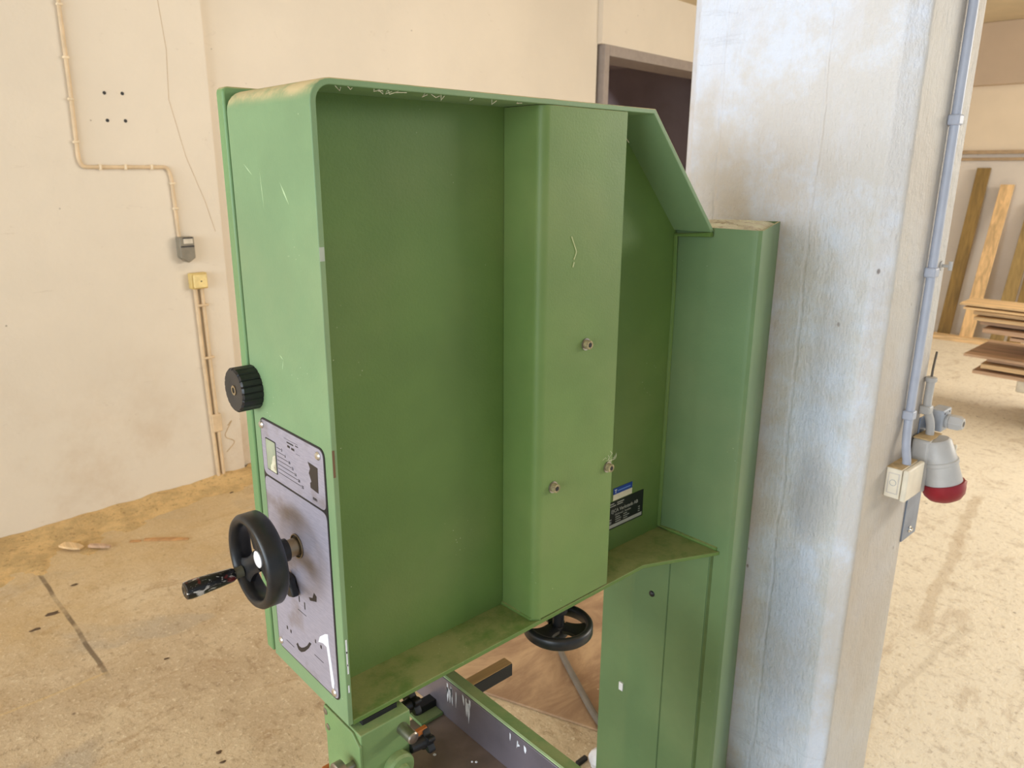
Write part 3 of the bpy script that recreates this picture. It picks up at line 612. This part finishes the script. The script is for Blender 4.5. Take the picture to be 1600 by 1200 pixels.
bm = new(); lathe(bm, (1.683, YP-.004, .690), (0, -1, 0), [(0, .010), (.002, .010), (.003, .006), (.008, .005)], 18); obj('bolt', bm, CHROME, mp)
cs = thing('industrial_socket', 'grey industrial socket with dark red flap beside the cream box', 'socket', (1.65, YP, .8))
ax = Vector((.02, -.042, -.17)).normalized(); so = Vector((1.628, YP-.050, .985))
bm = new(); box(bm, (1.590, YP-.05, .84), (1.68, YP-.0045, .985)); obj('rear_housing', bm, GREYBX, cs, .008)
bm = new(); box(bm, (1.594, YP-.048, .985), (1.676, YP-.006, .988)); obj('dust_layer', bm, TANDUST, cs)
bm = new(); lathe(bm, so, ax, [(.0, .030), (.006, .036), (.055, .043), (.057, .046), (.066, .046), (.068, .043), (.118, .0475)], 40); obj('body', bm, GREYBX, cs, 0, 40)
bm = new(); lathe(bm, so, ax, [(.118, .0475), (.119, .052), (.138, .053), (.152, .049), (.164, .040), (.172, .024), (.175, .006)], 40); fl = obj('flap', bm, RED, cs, 0, 40); fl['label'] = 'dark red hinged flap'
bm = new(); q = so+ax*.138+Vector((.045, -.028, 0)); box(bm, (q.x-.008, q.y-.010, q.z-.016), (q.x+.012, q.y+.008, q.z+.018)); obj('flap_hinge', bm, simple('worn_red', (176, 110, 100), .5), fl, .003)
bm = new(); q = so+ax*.03+Vector((.036, -.022, 0)); box(bm, (q.x-.006, q.y-.012, q.z-.014), (q.x+.004, q.y+.004, q.z+.014)); obj('screw_lug', bm, CREAMPL, cs, .003)
c2 = thing('conduit', 'short grey conduit stub feeding the red socket, loose wire at its top', 'conduit', (1.64, YP, .98))
bm = new(); tube(bm, smoothpath([(1.632, YP-.014, 1.140), (1.632, YP-.014, 1.06), (1.645, YP-.026, 1.02), (1.645, YP-.028, .986)], .03), .0105, 14); obj('pipe', bm, GREYBX, c2)
bm = new(); lathe(bm, (1.632, YP-.014, 1.132), (0, 0, 1), [(0, .0125), (.003, .0145), (.012, .0145), (.014, .010)], 20); obj('end_cap', bm, GREYBX, c2)
bm = new(); box(bm, (1.617, YP-.027, 1.045), (1.647, YP, 1.068)); obj('clip', bm, GREYBX, c2, .004)
bm = new(); tube(bm, smoothpath([(1.632, YP-.014, 1.14), (1.640, YP-.012, 1.17), (1.668, YP-.006, 1.205)], .01), .003, 8); obj('wire', bm, simple('dark_wire', (96, 88, 78), .6), c2)
gx = thing('cable_gland_box', 'small grey box with a hexagonal cable gland above the red socket', 'gland box', (1.71, YP-.02, .99))
bm = new(); box(bm, (1.69, YP-.040, .985), (1.752, YP-.0042, 1.045)); obj('body', bm, simple('blue_grey_plastic', (168, 174, 184), .45), gx, .004)
bm = new(); lathe(bm, (1.722, YP-.040, 1.012), (0, -1, 0), [(0, .017), (.004, .017), (.0042, .020), (.008, .020)], 24); obj('gland_collar', bm, GREYBX, gx)
bm = new(); lathe(bm, (1.722, YP-.048, 1.012), (0, -1, 0), [(0, .021), (.024, .021), (.030, .017), (.034, .016), (.034, .006), (.028, .006)], 6); obj('gland_nut', bm, GREYBX, gx, .0015)
bm = new(); lathe(bm, (1.722, YP-.0805, 1.012), (0, -1, 0), [(0, .0075), (.002, .0075)], 18); obj('gland_hole', bm, INK, gx)
for x_ in (1.70, 1.735):
    bm = new(); lathe(bm, (x_, YP-.0400, 1.036), (0, -1, 0), [(0, .003), (.0006, .003)], 10); obj('screw_hole', bm, INK, gx)
hk = thing('wall_hook', 'small grey screw hook sticking out of the pillar beside the long conduit', 'hook', (1.613, YP, 1.434))
bm = new(); lathe(bm, (1.613, YP, 1.434), (0, -1, 0), [(0, .012), (.003, .012), (.004, .004), (.022, .004)], 12); obj('stem', bm, GREYBX, hk)
bm = new(); tube(bm, [(1.613, YP-.022, 1.424), (1.613, YP-.022, 1.446)], .005, 8); obj('tip', bm, GREYBX, hk)

# electrics shrunk about the camera position, moving them nearer, onto the pillar's narrow face
for t_ in (cd, ob, mp, cs, c2, gx, hk):
    l_ = t_.location.copy(); t_.scale = (.93, .93, .93); t_.location = (.93*l_.x-.0317, .93*l_.y-.0584, .93*l_.z+.1155)

# ------------------------------------------------------------------ things on the long wall
def R3(a, b, z): return RM((a, b, z))
CABLE = simple('cream_cable', (218, 192, 156), .55, 0, .08)
wc = thing('wall_cable', 'cream painted cable clipped along the long wall, stepping right to the grey box', 'cable', RM((.6, 0, 1.33)))
cab = smoothpath([R3(.577, .009, HC-.002), R3(.570, .009, 2.0), R3(.563, .009, 1.70), R3(.575, .009, 1.664), R3(.64, .009, 1.664), R3(.955, .009, 1.667), R3(.968, .009, 1.62), R3(.974, .009, 1.325)], .05)
bm = new(); tube(bm, cab, .0085, 10); obj('cable', bm, CABLE, wc)
for a, z, vert in ((.574, 2.33, 1), (.570, 2.12, 1), (.566, 1.95, 1), (.562, 1.77, 1), (.65, 1.664, 0), (.76, 1.665, 0), (.88, 1.666, 0), (.970, 1.59, 1), (.972, 1.47, 1)):
    bm = new(); s1, s2 = (.0125, .006) if vert else (.006, .0125)
    box(bm, (a-s1, 0, z-s2), (a+s1, .021, z+s2), RM); obj('cable_clip', bm, simple('clip_cream', (232, 212, 180), .5) if a == .574 else bpy.data.materials['clip_cream'], wc, .004)
sb = thing('wall_switch', 'small grey switch box with pointed lower end at the cable end on the wall', 'switch box', RM((1.0, 0, 1.2)))
bm = new(); prism(bm, [(.958, 1.333), (.958, 1.232), (.994, 1.205), (1.030, 1.228), (1.030, 1.333)], 'y', 0, .05, RM); obj('housing', bm, simple('grey_switch', (132, 124, 108), .5), sb, .004)
bm = new(); box(bm, (.975, .05, 1.300), (1.022, .053, 1.325), RM); obj('rocker', bm, simple('pale_rocker', (206, 196, 178), .5), sb, .001)
bm = new(); box(bm, (.975, .05, 1.3255), (1.022, .054, 1.331), RM); obj('shadow_slot', bm, INK, sb)
bm = new(); box(bm, (.96, .05, 1.283), (1.028, .0515, 1.290), RM); obj('seam', bm, INK, sb)
jb = thing('wall_outlet', 'yellowed square outlet box just below the grey switch box on the wall', 'outlet box', RM((1.04, 0, 1.06)))
bm = new(); box(bm, (.998, 0, 1.068), (1.084, .04, 1.150), RM); obj('body', bm, simple('yellowed_box', (212, 184, 116), .5), jb, .006)
bm = new(); box(bm, (1.006, .04, 1.074), (1.078, .050, 1.142), RM); obj('front_plate', bm, simple('yellowed_plate', (236, 212, 146), .5), jb, .006)
bm = new(); lathe(bm, RM((1.045, .050, 1.108)), NV, [(0, .004), (.0015, .003)], 10); obj('screw', bm, INK, jb)
pc = thing('conduit', 'pair of thin cream pipes running down the wall from the yellowed outlet', 'pipe', RM((1.04, 0, 0)))
for a0, a1 in ((1.026, 1.046), (1.060, 1.074)):
    bm = new(); tube(bm, [R3(a0, .011, 1.07), R3(a0+.004, .011, .7), R3(a1, .011, .02)], .010, 10); obj('pipe', bm, CABLE, pc)
for z, h in ((.98, .006), (.70, .006), (.335, .05)):
    bm = new(); box(bm, (1.030-.004+(1-z)*.015, 0, z-h), (1.083+(1-z)*.010, .026, z+h), RM); obj('pipe_clip', bm, CABLE, pc, .004)
# scrawl near the corner
bm = new(); tube(bm, smoothpath([R3(1.13, .0005, .30), R3(1.16, .0005, .33), R3(1.10, .0005, .24), R3(1.17, .0005, .20), R3(1.11, .0005, .15)], .03), .0022, 6); obj('scuff_mark', bm, simple('scuff_brown', (196, 168, 128), .9), wl)

# ------------------------------------------------------------------ sawdust along the wall, chips and offcuts
bm = new(); NA, NB = 190, 22; g = []
from mathutils import noise as mn
for i in range(NA+1):
    a = -2.6+6.9*i/NA; wd = .32+.50*max(0, min(1, (.9-a)/1.6))+.14*mn.noise(Vector((a*2.3, 3.1, 0))); row = []
    for j in range(NB+1):
        t = j/NB; b = (-.044 if a > 1.215 else .001)+wd*t
        h = .045*(1-t)**1.7*(.75+.5*mn.noise(Vector((a*3, b*3, 1))))+.010*mn.noise(Vector((a*9, b*9, 5)))+.004*mn.noise(Vector((a*31, b*31, 2)))-.012*t
        row.append(bm.verts.new(RM((a, b, h))))
    g.append(row)
for i in range(NA):
    for j in range(NB): bm.faces.new((g[i][j], g[i+1][j], g[i+1][j+1], g[i][j+1]))
sd = obj('sawdust_drift', bm, SAWDUST, None, 0, 80); tag(sd, 'drift of golden sawdust along the foot of the long wall', 'sawdust'); sd['kind'] = 'stuff'
def stick(p0, p1, w, h, m, label, z=.0, group=None, name='wood_offcut'):
    p0 = Vector((*p0, z)); p1 = Vector((*p1, z)); d = (p1-p0); L = d.length; d.normalize(); nn = Vector((-d.y, d.x, 0)); bm = new()
    P = []
    for s, ww, hh in ((0, w*.8, h), (.25, w, h*1.02), (.7, w, h), (1, w*.55, h*.7)):
        c = p0+d*L*s; P.append([bm.verts.new(c+nn*a*ww/2+Vector((0, 0, b*hh))) for a, b in ((-1, 0), (1, 0), (1, 1), (-1, 1))])
    for A, B in zip(P, P[1:]):
        for i in range(4): bm.faces.new((A[i], A[(i+1)%4], B[(i+1)%4], B[i]))
    bm.faces.new(P[0][::-1]); bm.faces.new(P[-1]); o = obj(name, bm, m, None, .0008, origin=(p0+p1)/2); tag(o, label, 'wood offcut', group); return o
stick((.430, 2.640), (.585, 2.515), .022, .008, wood('offcut_brown', (196, 146, 92), 0), 'long thin brown offcut lying on the floor left of the black crank wheel')
stick((.375, 2.668), (.415, 2.640), .016, .006, bpy.data.materials['offcut_brown'], 'short brown splinter in line with the long offcut on the floor')
stick((.13, 2.81), (.19, 2.72), .045, .010, PINE_Y, 'pale bent chip lying in the sawdust nearer the left edge', .012)
stick((.22, 2.72), (.29, 2.65), .022, .012, BROWNB, 'short reddish-brown offcut lying at the edge of the sawdust', .010)
CRUMB = simple('dark_crumb', (92, 72, 52), .9)
for (x, y, r, lb) in ((-.105, 2.165, .014, 'small dark splinter on the floor nearest the left edge of the picture'), (-.03, 2.24, .018, 'dark flat crumb beside the floor joint, larger of the pair near the left edge'), (.09, 2.42, .010, 'dark crumb just right of the upper end of the floor joint'),
        (.20, 1.66, .008, 'tiny dark crumb below the junction of the two floor joints'), (.95, 2.9, .010, 'dark crumb near the foot of the cream wall pipes'), (.16, 1.10, .008, 'small dark spot of dirt near the bottom edge below the crank handle'), (.153, 1.055, .006, 'smaller dark speck right below the spot under the crank handle')):
    bm = new(); n_ = 9; P = [bm.verts.new((x+r*random.uniform(.6, 1.3)*math.cos(2*PI*i/n_)*1.5, y+r*random.uniform(.5, 1.1)*math.sin(2*PI*i/n_), .001)) for i in range(n_)]; c = bm.verts.new((x, y, .001+r*.35))
    for i in range(n_): bm.faces.new((P[i], P[(i+1)%n_], c))
    bm.faces.new(P[::-1]); o = obj('debris_crumb', bm, CRUMB, None, origin=(x, y, 0)); tag(o, lb, 'debris', 'dark crumbs scattered on the floor')

# worn brown sheet under the machine and the cable on it
k = NT('worn_brown_sheet'); f = k.noise(3.2, 6, .7, k.scale((1, 2.2, 1)), .6)
b = k.mix(k.ramp(f, .35, .68), lin((150, 118, 90)), lin((190, 158, 122))); b = k.mix(k.math('MULTIPLY', k.ramp(k.voro(9), .06, .04), k.ramp(k.noise(2), .45, .55)), b, lin((235, 222, 196)))
k.set('Base Color', b); k.set('Roughness', .7); k.bump(k.noise(20, 5), .4, .003); SHEET = k.m
bm = new(); prism(bm, [(1.13, .215), (.70, 1.30), (1.35, 1.95), (2.35, 1.45), (1.75, .30)], 'z', .0008, .009)
sh = obj('hardboard_sheet', bm, SHEET, None, .002, origin=(1.3, .8, 0)); tag(sh, 'worn brown hardboard sheet lying on the floor behind the green column', 'board')
bm = new(); tube(bm, smoothpath([(1.95, 1.25, .021), (1.65, 1.10, .021), (1.26, .79, .021), (1.15, .58, .021), (1.06, .405, .021), (1.02, .20, .018)], .12), .011, 10)
cb = obj('floor_cable', bm, simple('grey_cable', (112, 104, 94), .6), None, origin=(1.26, .79, .02)); tag(cb, 'dark grey cable lying across the brown sheet towards the green column', 'cable')
bm = new(); lathe(bm, (.962, .318, .0), (0, 0, 1), [(0, .030), (.018, .034), (.034, .027), (.044, .012), (.047, .003)], 20, rfun=lambda i, s: 1+.06*math.sin(i*2.3)+.05*math.cos(i*5.1))
wb = obj('plastic_bag', bm, simple('crumpled_white', (230, 230, 236), .4), None, origin=(.962, .318, 0)); tag(wb, 'crumpled white plastic bag on the floor beside the foot of the green column', 'bag')
bm = new(); box(bm, (.905, .350, .0), (.945, .364, .012)); bk = obj('plastic_clip', bm, BLACKRUB, None, .002, origin=(.915, .38, 0)); tag(bk, 'small black plastic piece on the floor touching the white bag', 'plastic piece')

# ------------------------------------------------------------------ boards leaning on the far wall
def lean(b0, z0, b1, z1, w, th, m, label, foot=.28, top=.03, name='leaning_board'):
    """b = place along the far wall, foot = distance of lower end from it"""
    A = 8.43 if z1 > 1.9 else 8.44
    lo = Vector(RM((A-foot, b0, z0))); hi = Vector(RM((A-top, b1, z1))); bm = new(); side = NV*w; d = (hi-lo).normalized(); nn = d.cross(NV).normalized()*th
    P = [lo, lo+side, lo+side+nn, lo+nn, hi, hi+side, hi+side+nn, hi+nn]
    addf(bm, P, [(0,3,2,1),(4,5,6,7),(0,1,5,4),(1,2,6,5),(2,3,7,6),(3,0,4,7)]); o = obj(name, bm, m, None, .003, origin=lo); tag(o, label, 'board', 'boards leaning against the far wall'); return o
lean(1.755, .012, 1.84, 1.73, .122, .03, TREATED, 'weathered brown board leaning on the far wall, leftmost and tallest', .22, .04)
lean(1.965, .012, 2.07, 1.50, .06, .03, BROWNB, 'narrow brown strip leaning half hidden behind the pale pine board', .20, .04)
lean(1.995, .012, 2.075, 1.57, .12, .03, PINE, 'pale pine board leaning on the far wall, second from the pillar', .36, .06)
lean(2.25, .012, 2.34, 1.40, .12, .03, OLIVEB, 'olive-brown board leaning at the right edge of the picture', .24, .04)
lean(2.40, .012, 2.47, 1.45, .12, .03, TREATED, 'brown board leaning behind the right end of the pile', .24, .04)
bm = new(); box(bm, (8.02, 1.30, 0), (8.13, 3.6, .05), RM); o = obj('floor_batten', bm, PINE_Y, None, .003, origin=RM((8.07, 2.4, 0))); tag(o, 'long pale batten lying on the floor along the far wall', 'batten')
# ------------------------------------------------------------------ pile of boards on two bearers
def V(x, y, z): return (x, y, z)
pile = [ # x0, x1, yleft, z0, thick, mat, name words
 (5.45, 5.95, .90, .250, .022, BROWNB, 'bottom board of the pile, dark brown and set back'),
 (5.50, 5.95, .86, .285, .030, PINE_Y, 'thick tan board second from the bottom of the pile'),
 (5.52, 6.00, .84, .322, .030, BROWNB, 'brown board third from the bottom of the pile'),
 (5.40, 6.05, .95, .362, .016, BROWNB, 'wide dark sheet sticking out left low in the pile'),
 (5.62, 6.05, .58, .395, .025, PINE_Y, 'short tan board above the wide dark sheet'),
 (5.60, 6.05, .40, .430, .030, TREATED, 'short olive block board in the gap of the pile'),
 (5.52, 6.00, .55, .470, .020, BROWNB, 'brown board at the lower edge of the upper bundle'),
 (5.50, 5.98, .72, .500, .030, BROWNB, 'thick grey-brown board in the upper bundle'),
 (5.55, 6.00, .76, .540, .022, BROWNB, 'thin brown board below the pale boards'),
 (5.48, 5.90, .78, .572, .022, PINE_Y, 'pale pine board fourth from the top'),
 (5.50, 5.92, .80, .602, .022, PINE_Y, 'pale pine board third from the top'),
 (5.45, 5.75, 1.02, .634, .014, PINE_Y, 'thin pale slat second from the top, sticking out left'),
 (5.47, 5.80, 1.05, .656, .014, PINE_Y, 'topmost thin pale slat of the pile'),
]
for i, (x0_, x1_, yl, z0_, tk, m_, lb) in enumerate(pile):
    yl -= (.13 if not 5 < i < 11 else -.04); z0_ = .30+(z0_-.25)*1.16; tk *= 1.1
    bm = new(); sl = random.uniform(-.02, .02); yr = -.75+random.uniform(-.1, .1)
    addf(bm, [(x0_, yr, z0_), (x1_, yr, z0_), (x1_+sl, yl+random.uniform(-.03, .03), z0_), (x0_+sl, yl, z0_), (x0_, yr, z0_+tk), (x1_, yr, z0_+tk), (x1_+sl, yl+.02, z0_+tk), (x0_+sl, yl, z0_+tk)],
         [(0,3,2,1),(4,5,6,7),(0,1,5,4),(1,2,6,5),(2,3,7,6),(3,0,4,7)])
    o = obj('stacked_board', bm, m_, None, .002, origin=((x0_+x1_)/2, 0, z0_)); tag(o, lb, 'board', 'boards stacked in the pile by the far wall')
WRAP = simple('translucent_wrap', (226, 216, 196), .3)
bm = new(); box(bm, (5.5, -.7, .21), (5.9, .50, .295)); o = obj('wrapped_board', bm, WRAP, None, .01, origin=(5.7, 0, .21)); tag(o, 'whitish plastic-wrapped bundle underneath the board pile', 'bundle')
for y_ in (.36, -.5):
    bm = new(); box(bm, (5.42, y_-.09, 0), (6.0, y_, .21)); o = obj('bearer_block', bm, OLIVEB, None, .004, origin=(5.7, y_, 0)); tag(o, 'yellowish wooden bearer carrying the left end of the pile' if y_ > 0 else 'yellowish wooden bearer carrying the right end of the pile', 'bearer', 'wooden bearers under the pile')
